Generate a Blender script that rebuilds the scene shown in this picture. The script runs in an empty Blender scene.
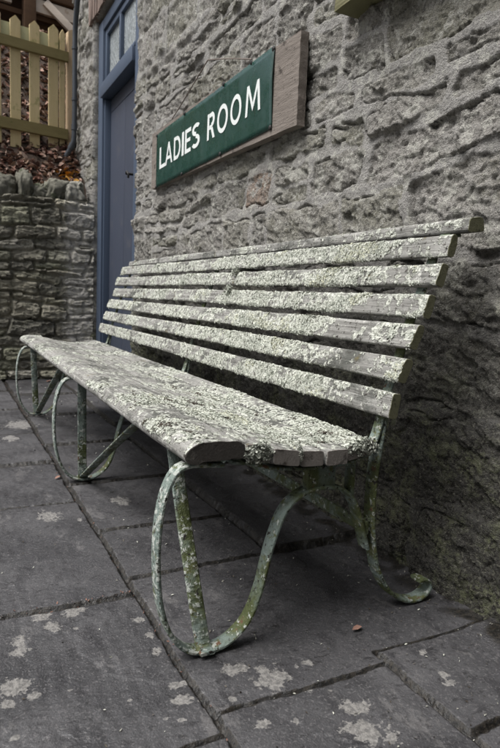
import bpy, bmesh, math, random
import numpy as np
from mathutils import Matrix, Vector

random.seed(7)
rng = np.random.default_rng(11)
scene = bpy.context.scene
COL = scene.collection

# ------------------------------------------------------------------ noise
def _h(ix, iy, iz, s=0):
    h = (ix.astype(np.int64) * 374761393 + iy.astype(np.int64) * 668265263 + iz.astype(np.int64) * 2147483647 + s * 974634777) & 0xFFFFFFFF
    h = ((h ^ (h >> 13)) * 1274126177) & 0xFFFFFFFF
    h = ((h ^ (h >> 15)) * 2246822519) & 0xFFFFFFFF
    return ((h ^ (h >> 16)) & 0xFFFFFF) / float(0xFFFFFF)

def noise(x, y, z=None, s=0):
    """gradient noise, about -1..1"""
    x = np.asarray(x, float); y = np.asarray(y, float)
    z = np.zeros_like(x) if z is None else np.asarray(z, float) + np.zeros_like(x)
    xi, yi, zi = np.floor(x), np.floor(y), np.floor(z)
    xf, yf, zf = x - xi, y - yi, z - zi
    u = xf * xf * xf * (xf * (xf * 6 - 15) + 10); v = yf * yf * yf * (yf * (yf * 6 - 15) + 10); w = zf * zf * zf * (zf * (zf * 6 - 15) + 10)
    def g(dx, dy, dz):
        a = _h(xi + dx, yi + dy, zi + dz, s) * 2 * np.pi
        b = _h(xi + dx, yi + dy, zi + dz, s + 17) * 2 - 1
        r = np.sqrt(np.maximum(0, 1 - b * b))
        return r * np.cos(a) * (xf - dx) + r * np.sin(a) * (yf - dy) + b * (zf - dz)
    l = lambda a, b, t: a + t * (b - a)
    x00 = l(g(0, 0, 0), g(1, 0, 0), u); x10 = l(g(0, 1, 0), g(1, 1, 0), u)
    x01 = l(g(0, 0, 1), g(1, 0, 1), u); x11 = l(g(0, 1, 1), g(1, 1, 1), u)
    return 1.5 * l(l(x00, x10, v), l(x01, x11, v), w)

def fbm(x, y, z=None, o=4, s=0, gain=.5, ridged=False):
    t = 0; a = 1; f = 1; n = 0
    for i in range(o):
        v = noise(x * f, y * f, None if z is None else z * f, s + i * 31)
        if ridged: v = 1 - 2 * np.abs(v)
        t = t + a * v; n += a; a *= gain; f *= 2.03
    return t / n

def facets(u, v, s=0):
    """broken-rock relief: every Voronoi cell is a small tilted plane, about -1..1"""
    ui, vi = np.floor(u), np.floor(v); best = np.full(u.shape, 9.0); out = np.zeros(u.shape); z = np.zeros_like(u)
    for dx in (-1, 0, 1):
        for dy in (-1, 0, 1):
            a, b = ui + dx, vi + dy
            px = a + _h(a, b, z, s) - u; py = b + _h(a, b, z, s + 1) - v
            d = px * px + py * py
            h = (_h(a, b, z, s + 2) - .5) * .9 + px * (_h(a, b, z, s + 3) - .5) * 2.2 + py * (_h(a, b, z, s + 4) - .5) * 2.2
            m = d < best; best = np.where(m, d, best); out = np.where(m, h, out)
    return out

def sstep(a, b, x):
    t = np.clip((x - a) / (b - a), 0, 1)
    return t * t * (3 - 2 * t)

# ------------------------------------------------------------------ mesh helpers
def link(o, parent=None):
    COL.objects.link(o)
    if parent is not None: o.parent = parent
    return o

def make_mesh(name, verts, faces, mats, parent=None, smooth=True, attrs=None, fmat=None, loc=None):
    """faces: (n,3)/(n,4) int array or list of tuples"""
    me = bpy.data.meshes.new(name)
    verts = np.asarray(verts, np.float32)
    if loc is not None: verts = verts - np.asarray(loc, np.float32)
    if isinstance(faces, np.ndarray):
        n, k = faces.shape
        me.vertices.add(len(verts)); me.vertices.foreach_set('co', verts.ravel())
        me.loops.add(n * k); me.loops.foreach_set('vertex_index', faces.astype(np.int32).ravel())
        me.polygons.add(n); me.polygons.foreach_set('loop_start', np.arange(0, n * k, k, dtype=np.int32))
        try: me.polygons.foreach_set('loop_total', np.full(n, k, np.int32))
        except Exception: pass
        me.update(calc_edges=True)
    else:
        me.from_pydata([tuple(map(float, v)) for v in verts], [], [tuple(map(int, f)) for f in faces])
    for m in (mats if isinstance(mats, (list, tuple)) else [mats]): me.materials.append(m)
    if smooth: me.polygons.foreach_set('use_smooth', np.ones(len(me.polygons), bool))
    if fmat is not None: me.polygons.foreach_set('material_index', np.asarray(fmat, np.int32))
    for k, a in (attrs or {}).items():
        at = me.attributes.new(k, 'FLOAT', 'POINT'); at.data.foreach_set('value', np.asarray(a, np.float32).ravel())
    me.validate(); me.update()
    o = bpy.data.objects.new(name, me)
    if loc is not None: o.location = loc
    return link(o, parent)

def thing(o, label, cat, group=None):
    o['label'] = label; o['category'] = cat
    if group: o['group'] = group
    return o

def structure(o):
    o['kind'] = 'structure'; return o

def empty(name, loc=(0, 0, 0)):
    o = bpy.data.objects.new(name, None); o.empty_display_size = .1; o.location = loc
    return link(o)

def grid_faces(nu, nv, keep=None):
    i = np.arange(nu - 1)[:, None] * nv + np.arange(nv - 1)[None, :]
    f = np.stack([i, i + nv, i + nv + 1, i + 1], -1).reshape(-1, 4)
    return f if keep is None else f[keep.reshape(-1)]

class MB:
    """collects boxes, tubes and lofts into one mesh"""
    def __init__(s): s.v = []; s.f = []; s.m = []; s.n = 0
    def add(s, v, f, m=0):
        s.v.append(np.asarray(v, float)); s.f += [tuple(i + s.n for i in q) for q in f]; s.m += [m] * len(f); s.n += len(v)
    def box(s, a, b, m=0, jit=0, bev=0.0, rot=None, c=None):
        a = np.array(a, float); b = np.array(b, float)
        bm = bmesh.new(); bmesh.ops.create_cube(bm, size=1)
        for v in bm.verts: v.co = Vector([(a[i] + b[i]) / 2 + v.co[i] * (b[i] - a[i]) for i in range(3)])
        if bev: bmesh.ops.bevel(bm, geom=list(bm.edges), offset=bev, segments=2, affect='EDGES', profile=.6)
        vs = np.array([v.co[:] for v in bm.verts]); 
        if jit: vs += rng.normal(0, jit, vs.shape)
        if rot is not None:
            c_ = (a + b) / 2 if c is None else np.array(c, float)
            vs = (vs - c_) @ np.array(rot.to_3x3()).T + c_
        bm.verts.index_update()
        s.add(vs, [[v.index for v in f.verts] for f in bm.faces], m); bm.free()
    def sweep(s, pts, w, t, wdir, m=0, bulge=.0):
        """flat bar: width w along wdir, thickness t, swept along pts"""
        pts = np.asarray(pts, float); n = len(pts)
        wdir = np.asarray(wdir, float)
        if wdir.ndim == 1: wdir = np.tile(wdir, (n, 1))
        T = np.gradient(pts, axis=0); T /= np.linalg.norm(T, axis=1)[:, None]
        Nn = np.cross(T, wdir); Nn /= np.linalg.norm(Nn, axis=1)[:, None]
        W = np.cross(Nn, T)
        b = min(.3 * t, .003)
        prof = [(-w / 2 + b, -t / 2), (w / 2 - b, -t / 2), (w / 2, -t / 2 + b), (w / 2, t / 2 - b), (w / 2 - b, t / 2), (0, t / 2 + bulge), (-w / 2 + b, t / 2), (-w / 2, t / 2 - b), (-w / 2, -t / 2 + b)]
        k = len(prof)
        v = np.concatenate([np.stack([pts[i] + W[i] * p[0] + Nn[i] * p[1] for p in prof]) for i in range(n)])
        f = []
        for i in range(n - 1):
            for j in range(k):
                a, b2 = i * k + j, i * k + (j + 1) % k
                f.append((a, b2, b2 + k, a + k))
        f.append(tuple(range(k))[::-1]); f.append(tuple(range((n - 1) * k, n * k)))
        s.add(v, f, m)
    def tube(s, pts, r, k=10, m=0):
        pts = np.asarray(pts, float); n = len(pts); r = np.broadcast_to(r, (n,))
        T = np.gradient(pts, axis=0); T /= np.linalg.norm(T, axis=1)[:, None]
        up = np.array([.31, .22, .92]); A = np.cross(T, up); A /= np.linalg.norm(A, axis=1)[:, None]; B = np.cross(T, A)
        a = np.arange(k) * 2 * np.pi / k
        v = np.concatenate([pts[i] + r[i] * (np.cos(a)[:, None] * A[i] + np.sin(a)[:, None] * B[i]) for i in range(n)])
        f = []
        for i in range(n - 1):
            for j in range(k):
                p, q = i * k + j, i * k + (j + 1) % k
                f.append((p, q, q + k, p + k))
        f.append(tuple(range(k))[::-1]); f.append(tuple(range((n - 1) * k, n * k)))
        s.add(v, f, m)
    def build(s, name, mats, parent=None, smooth=False):
        o = make_mesh(name, np.concatenate(s.v), s.f, mats, parent, smooth=smooth, fmat=s.m)
        return o

def autosmooth(o, deg=40):
    me = o.data
    me.polygons.foreach_set('use_smooth', np.ones(len(me.polygons), bool))
    try: me.set_sharp_from_angle(angle=math.radians(deg))
    except Exception: pass
    return o

def spline(pts, n=60):
    """Catmull-Rom through pts, resampled evenly"""
    p = np.asarray(pts, float); p = np.vstack([2 * p[0] - p[1], p, 2 * p[-1] - p[-2]])
    o = []
    for i in range(1, len(p) - 2):
        for t in np.linspace(0, 1, 16, endpoint=False):
            a, b, c, d = p[i - 1], p[i], p[i + 1], p[i + 2]
            o.append(.5 * (2 * b + (c - a) * t + (2 * a - 5 * b + 4 * c - d) * t * t + (3 * b - a - 3 * c + d) * t ** 3))
    o.append(p[-2]); o = np.array(o)
    L = np.concatenate([[0], np.cumsum(np.linalg.norm(np.diff(o, axis=0), axis=1))])
    q = np.linspace(0, L[-1], n)
    return np.stack([np.interp(q, L, o[:, i]) for i in range(o.shape[1])], 1)

# ------------------------------------------------------------------ materials
class Mat:
    def __init__(s, name):
        s.m = bpy.data.materials.new(name); s.m.use_nodes = True
        s.nt = s.m.node_tree; s.bsdf = s.nt.nodes['Principled BSDF']
        s.tc = s.nt.nodes.new('ShaderNodeTexCoord')
    def new(s, t, **k):
        n = s.nt.nodes.new(t)
        for a, b in k.items(): setattr(n, a, b)
        return n
    def put(s, sock, v):
        if v is None: return
        if hasattr(v, 'is_output'): s.nt.links.new(v, sock)
        elif isinstance(v, (tuple, list)) and len(v) == 3 and sock.type == 'RGBA': sock.default_value = (*v, 1)
        else: sock.default_value = v
    def coord(s, scale=(1, 1, 1), obj=True):
        mp = s.new('ShaderNodeMapping'); s.put(mp.inputs['Vector'], s.tc.outputs['Object' if obj else 'Generated']); mp.inputs['Scale'].default_value = scale
        return mp.outputs['Vector']
    def noise(s, scale, detail=6, rough=.6, sc=(1, 1, 1), dist=0.0, col=False):
        n = s.new('ShaderNodeTexNoise'); s.put(n.inputs['Vector'], s.coord(sc)); n.inputs['Scale'].default_value = scale
        n.inputs['Detail'].default_value = detail; n.inputs['Roughness'].default_value = rough; n.inputs['Distortion'].default_value = dist
        return n.outputs['Color' if col else 'Fac']
    def voro(s, scale, feature='F1', out='Distance', sc=(1, 1, 1), rnd=1.0):
        n = s.new('ShaderNodeTexVoronoi', feature=feature); s.put(n.inputs['Vector'], s.coord(sc)); n.inputs['Scale'].default_value = scale; n.inputs['Randomness'].default_value = rnd
        return n.outputs[out]
    def ramp(s, fac, stops, interp='LINEAR'):
        n = s.new('ShaderNodeValToRGB'); e = n.color_ramp.elements; n.color_ramp.interpolation = interp
        while len(e) < len(stops): e.new(.5)
        for q, (p, c) in zip(e, stops):
            q.position = p; q.color = (c, c, c, 1) if isinstance(c, (int, float)) else (*c, 1)
        s.put(n.inputs['Fac'], fac); return n.outputs['Color']
    def mix(s, fac, a, b, mode='MIX'):
        n = s.new('ShaderNodeMix', data_type='RGBA', blend_type=mode); n.clamp_factor = True
        s.put(n.inputs[0], fac); s.put(n.inputs[6], a); s.put(n.inputs[7], b); return n.outputs[2]
    def math(s, op, a, b=None, c=None):
        n = s.new('ShaderNodeMath', operation=op)
        for i, v in enumerate((a, b, c)):
            if v is not None: s.put(n.inputs[i], v)
        return n.outputs[0]
    def attr(s, name):
        n = s.new('ShaderNodeAttribute', attribute_name=name); return n.outputs['Fac']
    def sep(s):
        n = s.new('ShaderNodeSeparateXYZ'); s.put(n.inputs[0], s.tc.outputs['Object']); return n.outputs
    def step(s, v, lo, hi):
        n = s.new('ShaderNodeMapRange', interpolation_type='SMOOTHSTEP'); s.put(n.inputs[0], v); n.inputs[1].default_value = lo; n.inputs[2].default_value = hi
        return n.outputs[0]
    def bump(s, h, dist, strength=1.0, normal=None):
        n = s.new('ShaderNodeBump'); s.put(n.inputs['Height'], h); n.inputs['Distance'].default_value = dist; n.inputs['Strength'].default_value = strength
        if normal is not None: s.put(n.inputs['Normal'], normal)
        return n.outputs[0]
    def out(s, col=None, rough=.9, normal=None, spec=.3, metal=0.0):
        s.put(s.bsdf.inputs['Base Color'], col); s.put(s.bsdf.inputs['Roughness'], rough)
        if normal is not None: s.put(s.bsdf.inputs['Normal'], normal)
        s.put(s.bsdf.inputs['Specular IOR Level'], spec); s.put(s.bsdf.inputs['Metallic'], metal)
        return s.m

def mat_main_wall():
    m = Mat('rubble_stone')
    tint = m.attr('tint'); mort = m.attr('mortar')
    base = m.ramp(tint, [(0, (.20, .192, .172)), (.25, (.27, .258, .232)), (.5, (.33, .313, .288)), (.7, (.26, .252, .205)), (.9, (.37, .352, .325)), (1, (.31, .24, .19))])
    base = m.mix(m.step(m.noise(8, 7, .75), .42, .66), base, m.mix(.6, base, (.42, .405, .38)))
    base = m.mix(m.math('MULTIPLY', m.step(m.noise(5.5, 6, .75), .54, .68), .7), base, (.16, .153, .11))
    grit = m.noise(70, 4, .65)
    base = m.mix(m.math('MULTIPLY', m.step(grit, .54, .66), .7), base, (.095, .09, .08))
    base = m.mix(m.math('MULTIPLY', m.step(m.noise(27, 5, .7), .57, .65), .75), base, (.10, .094, .083))
    mc = m.mix(m.noise(34, 4, .65), (.26, .252, .24), (.47, .455, .43))
    base = m.mix(m.math('MULTIPLY', m.step(m.math('ADD', mort, m.math('MULTIPLY', m.math('SUBTRACT', m.noise(22, 5, .7), .5), 1.3)), .40, .7), .8), base, mc)
    base = m.mix(m.math('MULTIPLY', m.step(m.noise(130, 3, .6), .55, .68), .5), base, (.50, .485, .455))
    base = m.mix(m.math('MULTIPLY', m.step(m.noise(190, 2, .6), .55, .66), .5), base, (.075, .071, .065))
    l = m.step(m.math('ADD', m.noise(18, 5, .7), m.math('MULTIPLY', m.noise(90, 3, .6), .3)), .69, .75)
    base = m.mix(m.math('MULTIPLY', l, .75), base, (.50, .49, .44))
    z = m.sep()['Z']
    damp_shade = m.math('MULTIPLY', m.step(m.math('ADD', z, m.math('MULTIPLY', m.noise(4, 6, .75), -1.3)), .55, -.40), .92)  # algae green near the ground, plus shade painted into the lower wall
    alg_shade = m.mix(m.step(m.noise(9, 7, .75), .45, .64), (.055, .053, .048), (.11, .118, .062))
    alg_shade = m.mix(m.step(grit, .5, .60), alg_shade, (.026, .024, .021))
    base = m.mix(damp_shade, base, m.mix(m.math('MULTIPLY', m.step(m.noise(130, 3, .6), .54, .66), .7), alg_shade, (.17, .165, .13)))
    base = m.mix(m.math('MULTIPLY', m.step(m.noise(3.6, 6, .8), .68, .74), .5), base, (.27, .15, .095))
    h = m.math('ADD', m.noise(80, 5, .7), m.math('MULTIPLY', m.noise(230, 3, .6), .5))
    return m.out(base, .95, m.bump(h, .022, 1.0), .10)

def mat_dry_wall():
    m = Mat('dry_stone'); tint = m.attr('tint'); lime = m.attr('lime')
    base = m.ramp(tint, [(0, (.17, .162, .135)), (.35, (.28, .262, .21)), (.6, (.34, .315, .245)), (.8, (.255, .253, .185)), (1, (.40, .375, .32))])
    base = m.mix(m.step(m.noise(12, 6, .7), .45, .75), base, (.085, .085, .06))
    base = m.mix(m.step(m.noise(26, 6, .7), .62, .72), base, (.33, .32, .27))
    base = m.mix(m.step(m.math('ADD', lime, m.math('MULTIPLY', m.noise(22, 5, .7), .7)), .75, 1.0), base, (.46, .44, .40))
    return m.out(base, .95, m.bump(m.noise(40, 8, .75), .012, .8), .15)

def mat_paving():
    m = Mat('slate_flag'); tint = m.attr('tint'); patch = m.attr('patch'); joint = m.attr('joint')
    base = m.ramp(tint, [(0, (.027, .0265, .028)), (.5, (.039, .038, .040)), (1, (.056, .0545, .057))])
    base = m.mix(m.step(m.noise(4, 6, .65), .38, .68), base, m.mix(.65, base, (.076, .074, .076)))
    base = m.mix(m.math('MULTIPLY', m.step(m.noise(13, 5, .7, sc=(.5, 1, 1)), .52, .64), .75), base, (.026, .025, .027))
    base = m.mix(m.math('MULTIPLY', m.step(m.noise(70, 4, .65, sc=(1, .45, 1)), .54, .66), .8), base, (.022, .021, .022))
    base = m.mix(m.math('MULTIPLY', m.step(m.noise(150, 3, .6), .56, .66), .7), base, (.115, .11, .11))
    base = m.mix(m.math('MULTIPLY', m.step(m.noise(8, 6, .75, sc=(.5, 1, 1)), .58, .64), .55), base, (.115, .11, .108))
    pt = m.math('ADD', patch, m.math('ADD', m.math('MULTIPLY', m.math('SUBTRACT', m.noise(34, 5, .7), .5), 1.7), m.math('MULTIPLY', m.math('SUBTRACT', m.noise(150, 3, .6), .5), .5)))
    pm = m.step(pt, .56, .63)
    pcol = m.mix(m.step(m.noise(110, 4, .65), .38, .62), (.13, .124, .116), (.27, .258, .238))
    base = m.mix(m.math('MULTIPLY', pm, .66), base, pcol)
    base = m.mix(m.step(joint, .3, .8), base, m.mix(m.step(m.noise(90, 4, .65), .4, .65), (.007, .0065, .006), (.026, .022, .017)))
    h = m.math('ADD', m.noise(80, 5, .65, sc=(1, .5, 1)), m.math('MULTIPLY', m.noise(220, 3, .6), .4))
    rg = m.mix(pm, m.mix(m.step(m.noise(6, 5, .65), .35, .65), (.40,) * 3, (.62,) * 3), (.9,) * 3)
    return m.out(base, rg, m.bump(h, .005, .8), .5)

def mat_bench_wood():
    m = Mat('weathered_wood')
    g = m.noise(70, 8, .75, sc=(.03, 1, 1), dist=.5)
    base = m.ramp(g, [(.28, (.082, .079, .072)), (.45, (.20, .195, .181)), (.6, (.305, .30, .28)), (.8, (.415, .408, .385))])
    base = m.mix(m.math('MULTIPLY', m.step(m.noise(7, 6, .72, sc=(.6, 1, 1)), .47, .62), .88), base, (.070, .072, .064))
    base = m.mix(m.math('MULTIPLY', m.step(m.noise(11, 6, .7), .60, .70), .8), base, (.12, .10, .045))
    crust = m.math('ADD', m.attr('lichen'), m.math('MULTIPLY', m.math('SUBTRACT', m.noise(50, 4, .65), .5), 1.6))
    l = m.step(crust, .24, .38)
    lc = m.mix(m.step(m.noise(110, 4, .65), .36, .62), (.22, .226, .19), (.62, .632, .56))
    base = m.mix(m.math('MULTIPLY', l, .9), base, lc)
    base = m.mix(m.step(m.noise(85, 4, .65), .585, .65), base, (.045, .04, .035))
    base = m.mix(m.math('MULTIPLY', m.step(m.noise(26, 7, .8), .57, .64), .75), base, (.60, .60, .55))
    h = m.math('ADD', m.noise(80, 5, .7, sc=(.035, 1, 1), dist=.5), m.math('MULTIPLY', l, m.noise(130, 4, .65)))
    return m.out(base, .92, m.bump(h, .007, 1.0), .15)

def mat_end_grain(name, a, b, c):
    m = Mat(name)
    base = m.mix(m.noise(55, 7, .7), a, b)
    base = m.mix(m.step(m.noise(24, 6, .7), .55, .68), base, c)
    return m.out(base, .95, m.bump(m.noise(180, 5, .7), .003, .9), .15)

def mat_lichen():
    m = Mat('foliose_lichen'); t = m.attr('tint')
    base = m.ramp(t, [(0, (.17, .18, .155)), (.3, (.37, .39, .335)), (.6, (.525, .545, .475)), (.85, (.66, .675, .605)), (1, (.47, .47, .34))])
    base = m.mix(m.math('MULTIPLY', m.step(m.noise(170, 6, .8), .52, .66), .8), base, (.20, .205, .165))
    return m.out(base, .95, m.bump(m.noise(380, 5, .8), .002, 1.0), .0)

def mat_simple(name, a, b, scale=40, c=None, cthr=(.58, .7), rough=.85, bump=.003, sc=(1, 1, 1), spec=.25):
    m = Mat(name)
    base = m.mix(m.noise(scale, 6, .7, sc=sc), a, b)
    if c is not None: base = m.mix(m.step(m.noise(scale * .45, 5, .7), *cthr), base, c)
    return m.out(base, rough, m.bump(m.noise(scale * 1.7, 6, .7, sc=sc), bump, .8), spec)

def mat_iron():
    m = Mat('flaking_painted_iron')
    big = m.noise(6, 4, .65); fine = m.noise(64, 4, .65); mid = m.noise(27, 4, .65); y = m.sep()['Y']
    front = m.step(y, .10, .30)          # the front legs stand in the rain and have lost most of their green
    base = m.mix(m.step(m.math('ADD', big, m.math('MULTIPLY', front, -.10)), .42, .58), (.15, .185, .165), (.065, .078, .028))
    base = m.mix(m.step(mid, .54, .62), base, (.090, .098, .040))
    fl = m.math('ADD', fine, m.math('ADD', m.math('MULTIPLY', m.math('SUBTRACT', mid, .5), .35), m.math('MULTIPLY', front, .085)))
    base = m.mix(m.math('MULTIPLY', m.step(fl, .59, .65), .85), base, (.40, .42, .385))
    base = m.mix(m.step(m.noise(70, 4, .65), .59, .64), base, (.022, .019, .015))
    base = m.mix(m.step(m.noise(28, 4, .65), .64, .69), base, (.11, .058, .032))
    return m.out(base, m.mix(fine, (.55,) * 3, (.9,) * 3), m.bump(m.math('ADD', fine, m.math('MULTIPLY', m.noise(130, 3, .6), .5)), .006, 1.0), .35)

def mat_attr_ramp(name, stops, rough=.9, spec=.15, scale=60):
    m = Mat(name); base = m.ramp(m.attr('tint'), stops)
    base = m.mix(m.math('MULTIPLY', m.noise(scale, 4, .7), .5), base, m.mix(1.0, base, (.35, .33, .3), 'MULTIPLY'))
    return m.out(base, rough, m.bump(m.noise(scale * 2, 4, .7), .002, .6), spec)

def mat_sign():
    m = Mat('green_enamel'); e = m.attr('edge')
    base = m.mix(m.noise(5, 5, .65), (.010, .036, .029), (.018, .056, .045))
    base = m.mix(m.math('MULTIPLY', m.step(m.noise(24, 5, .7, sc=(1, 1, .35)), .56, .70), .6), base, (.045, .082, .068))
    base = m.mix(m.math('MULTIPLY', m.step(m.noise(60, 4, .7, sc=(1, 1, .2)), .58, .68), .5), base, (.012, .022, .016))
    rim = m.math('ADD', e, m.math('MULTIPLY', m.math('SUBTRACT', m.noise(28, 5, .7), .5), 1.1))
    base = m.mix(m.step(rim, 1.0, 1.12), base, (.060, .040, .026))
    base = m.mix(m.step(m.noise(15, 5, .75), .725, .74), base, (.06, .035, .022))
    return m.out(base, m.mix(m.step(m.noise(11, 5, .7), .35, .65), (.16,) * 3, (.45,) * 3), m.bump(m.math('ADD', m.noise(4, 3, .5), m.math('MULTIPLY', m.noise(60, 4, .6), .04)), .010, .5), .5)

def mat_glass():
    m = Mat('obscured_glass')
    m.bsdf.inputs['Transmission Weight'].default_value = .35
    h = m.voro(36, 'SMOOTH_F1')
    return m.out(m.mix(m.noise(9, 4, .6), (.28, .32, .33), (.66, .70, .71)), .10, m.bump(h, .008, .8), .6)  # sky reflection painted into the pale mottled base colour

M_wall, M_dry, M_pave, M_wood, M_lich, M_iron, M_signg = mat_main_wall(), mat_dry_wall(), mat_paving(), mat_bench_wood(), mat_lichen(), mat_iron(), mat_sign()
M_endseat = mat_end_grain('seat_end_grain', (.034, .031, .028), (.085, .077, .07), (.16, .15, .135))
M_endslat = mat_end_grain('slat_end_grain', (.125, .112, .10), (.23, .212, .195), (.06, .053, .047))
M_endback = mat_end_grain('mossy_end_grain', (.085, .085, .05), (.16, .155, .10), (.045, .045, .03))
M_debris = mat_simple('bark_debris', (.03, .024, .018), (.085, .065, .05), 60)
M_frame = mat_simple('blue_frame_paint', (.050, .070, .106), (.070, .092, .134), 9, rough=.45, bump=.001, sc=(6, 6, .3), spec=.4)
M_door = mat_simple('slate_blue_door_paint', (.034, .042, .062), (.050, .058, .082), 14, c=(.062, .066, .082), cthr=(.56, .70), rough=.5, bump=.0012, sc=(8, 8, .25), spec=.4)
M_dark = mat_simple('dark_metal', (.012, .012, .013), (.03, .028, .026), 60, rough=.5)
M_white = mat_simple('white_lettering', (.56, .60, .58), (.74, .76, .74), 25, c=(.36, .40, .37), cthr=(.70, .78), rough=.45, bump=.0004, spec=.4)
M_board = mat_simple('bare_board', (.095, .080, .068), (.245, .212, .185), 46, c=(.05, .041, .034), cthr=(.56, .68), sc=(.12, 1, 1), bump=.009)
M_picket = mat_simple('treated_pine', (.43, .34, .175), (.63, .52, .31), 24, c=(.27, .26, .11), cthr=(.55, .70), sc=(1, 1, .12), bump=.003)
M_picketbrown = mat_simple('brown_pine', (.36, .26, .16), (.54, .42, .28), 24, c=(.17, .12, .07), sc=(1, 1, .12), bump=.003)
M_rail = mat_simple('mossy_rail', (.13, .105, .045), (.24, .20, .09), 24, c=(.11, .115, .04), sc=(1, .12, 1), bump=.003)
M_railpale = mat_simple('algae_board', (.36, .36, .21), (.52, .51, .33), 14, c=(.20, .19, .11), sc=(1, .2, 1), bump=.003)
M_cream = mat_simple('sawn_timber', (.52, .43, .34), (.70, .61, .51), 18, c=(.40, .29, .21), sc=(1, .1, 1), bump=.003)
M_brownt = mat_simple('stained_timber', (.055, .03, .018), (.12, .068, .035), 18, sc=(1, .1, 1), bump=.003)
M_soil = mat_simple('leafy_soil', (.028, .020, .015), (.075, .05, .036), 18, c=(.10, .06, .04), bump=.03)
M_ground = mat_simple('compacted_ground', (.055, .05, .042), (.10, .09, .07), 6, bump=.01)
M_leaf = mat_attr_ramp('dead_leaves', [(0, (.08, .05, .042)), (.25, (.21, .115, .09)), (.5, (.33, .20, .155)), (.75, (.50, .38, .31)), (.93, (.30, .21, .15)), (1, (.45, .235, .05))])
M_crumb = mat_attr_ramp('crumbs', [(0, (.05, .04, .03)), (.4, (.14, .13, .11)), (.75, (.45, .46, .40)), (1, (.62, .62, .55))])
M_brick = mat_simple('old_brick', (.12, .088, .072), (.19, .14, .118), 22, c=(.09, .08, .07), bump=.008)
M_pipe = mat_simple('grey_pipe_paint', (.040, .045, .052), (.07, .078, .09), 20, rough=.5, bump=.001)
M_stone2 = mat_simple('coping_rock', (.105, .103, .082), (.21, .20, .16), 14, c=(.07, .076, .045), cthr=(.5, .64), bump=.02)
M_stone3 = mat_simple('pale_coping_rock', (.17, .167, .14), (.34, .325, .28), 16, c=(.085, .088, .06), cthr=(.52, .66), bump=.02)
M_mossy = mat_simple('mossy_timber', (.085, .08, .042), (.17, .16, .085), 30, c=(.06, .055, .03), sc=(.2, 1, 1))

# ------------------------------------------------------------------ main wall
def wally(x): return -1.25 + .012 * (np.asarray(x, float) - 1)
DX0, DX1, DZ = 4.32, 5.62, 3.13      # door opening

def stone_layout(u, v, cz, lmin, lmax, seed, wob=1.0, psplit=.25, big=None):
    """irregular coursed rubble: distance to the joint, stone id hash, local coords"""
    r = np.random.default_rng(seed)
    u = u + wob * (.05 * noise(u * 2.2, v * 3.0, s=seed) + .013 * noise(u * 8, v * 8, s=seed + 1) + .010 * facets(u * 14, v * 14, seed + 4))
    v = v + wob * (.045 * noise(u * 1.1, v * 2.0, s=seed + 2) + .009 * noise(u * 6, v * 7, s=seed + 3) + .009 * facets(u * 11, v * 16, seed + 5))
    b = [-.4]
    while b[-1] < 5: b.append(b[-1] + r.uniform(*(cz if big is None or b[-1] > big else (cz[0] * 2.2, cz[1] * 1.35))))
    b = np.array(b)
    k = np.clip(np.searchsorted(b, v) - 1, 0, len(b) - 2)
    d = np.full(u.shape, 9.0); idh = np.zeros(u.shape); lu = np.zeros(u.shape); lv = np.zeros(u.shape)
    for c in range(len(b) - 1):
        sel = k == c
        if not sel.any(): continue
        e = [-3 + r.uniform(0, .3)]
        while e[-1] < 9: e.append(e[-1] + r.uniform(lmin, lmax) * (.7 + .6 * r.random()))
        e = np.array(e); uu = u[sel]; vv = v[sel]
        j = np.clip(np.searchsorted(e, uu) - 1, 0, len(e) - 2)
        # some stones are split in two thin ones, and slanted perpends
        dl = np.minimum(uu - e[j], e[j + 1] - uu)
        split = r.random(len(e)) < (psplit if big is None or b[c] > big else psplit * .3); frac = r.uniform(.35, .65, len(e))
        h = b[c + 1] - b[c]; t = (vv - b[c])
        sp = split[j] & (h > cz[0] * 1.15); mid = frac[j] * h
        low = t < mid
        db = np.where(sp & ~low, t - mid, t); dt = np.where(sp & low, mid - t, h - t)
        dd = np.minimum(db, dt)
        # rounded corners
        rr = .035
        q = np.where((dl < rr) & (dd < rr), rr - np.sqrt((rr - dl) ** 2 + (rr - dd) ** 2), np.minimum(dl, dd))
        d[sel] = q
        idh[sel] = _h(j * 1.0, np.full(len(j), float(c)), (sp & low) * 1.0, seed)
        lu[sel] = (uu - e[j]) / (e[j + 1] - e[j]) - .5; lv[sel] = t / h - .5
    return d, idh, lu, lv

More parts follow.
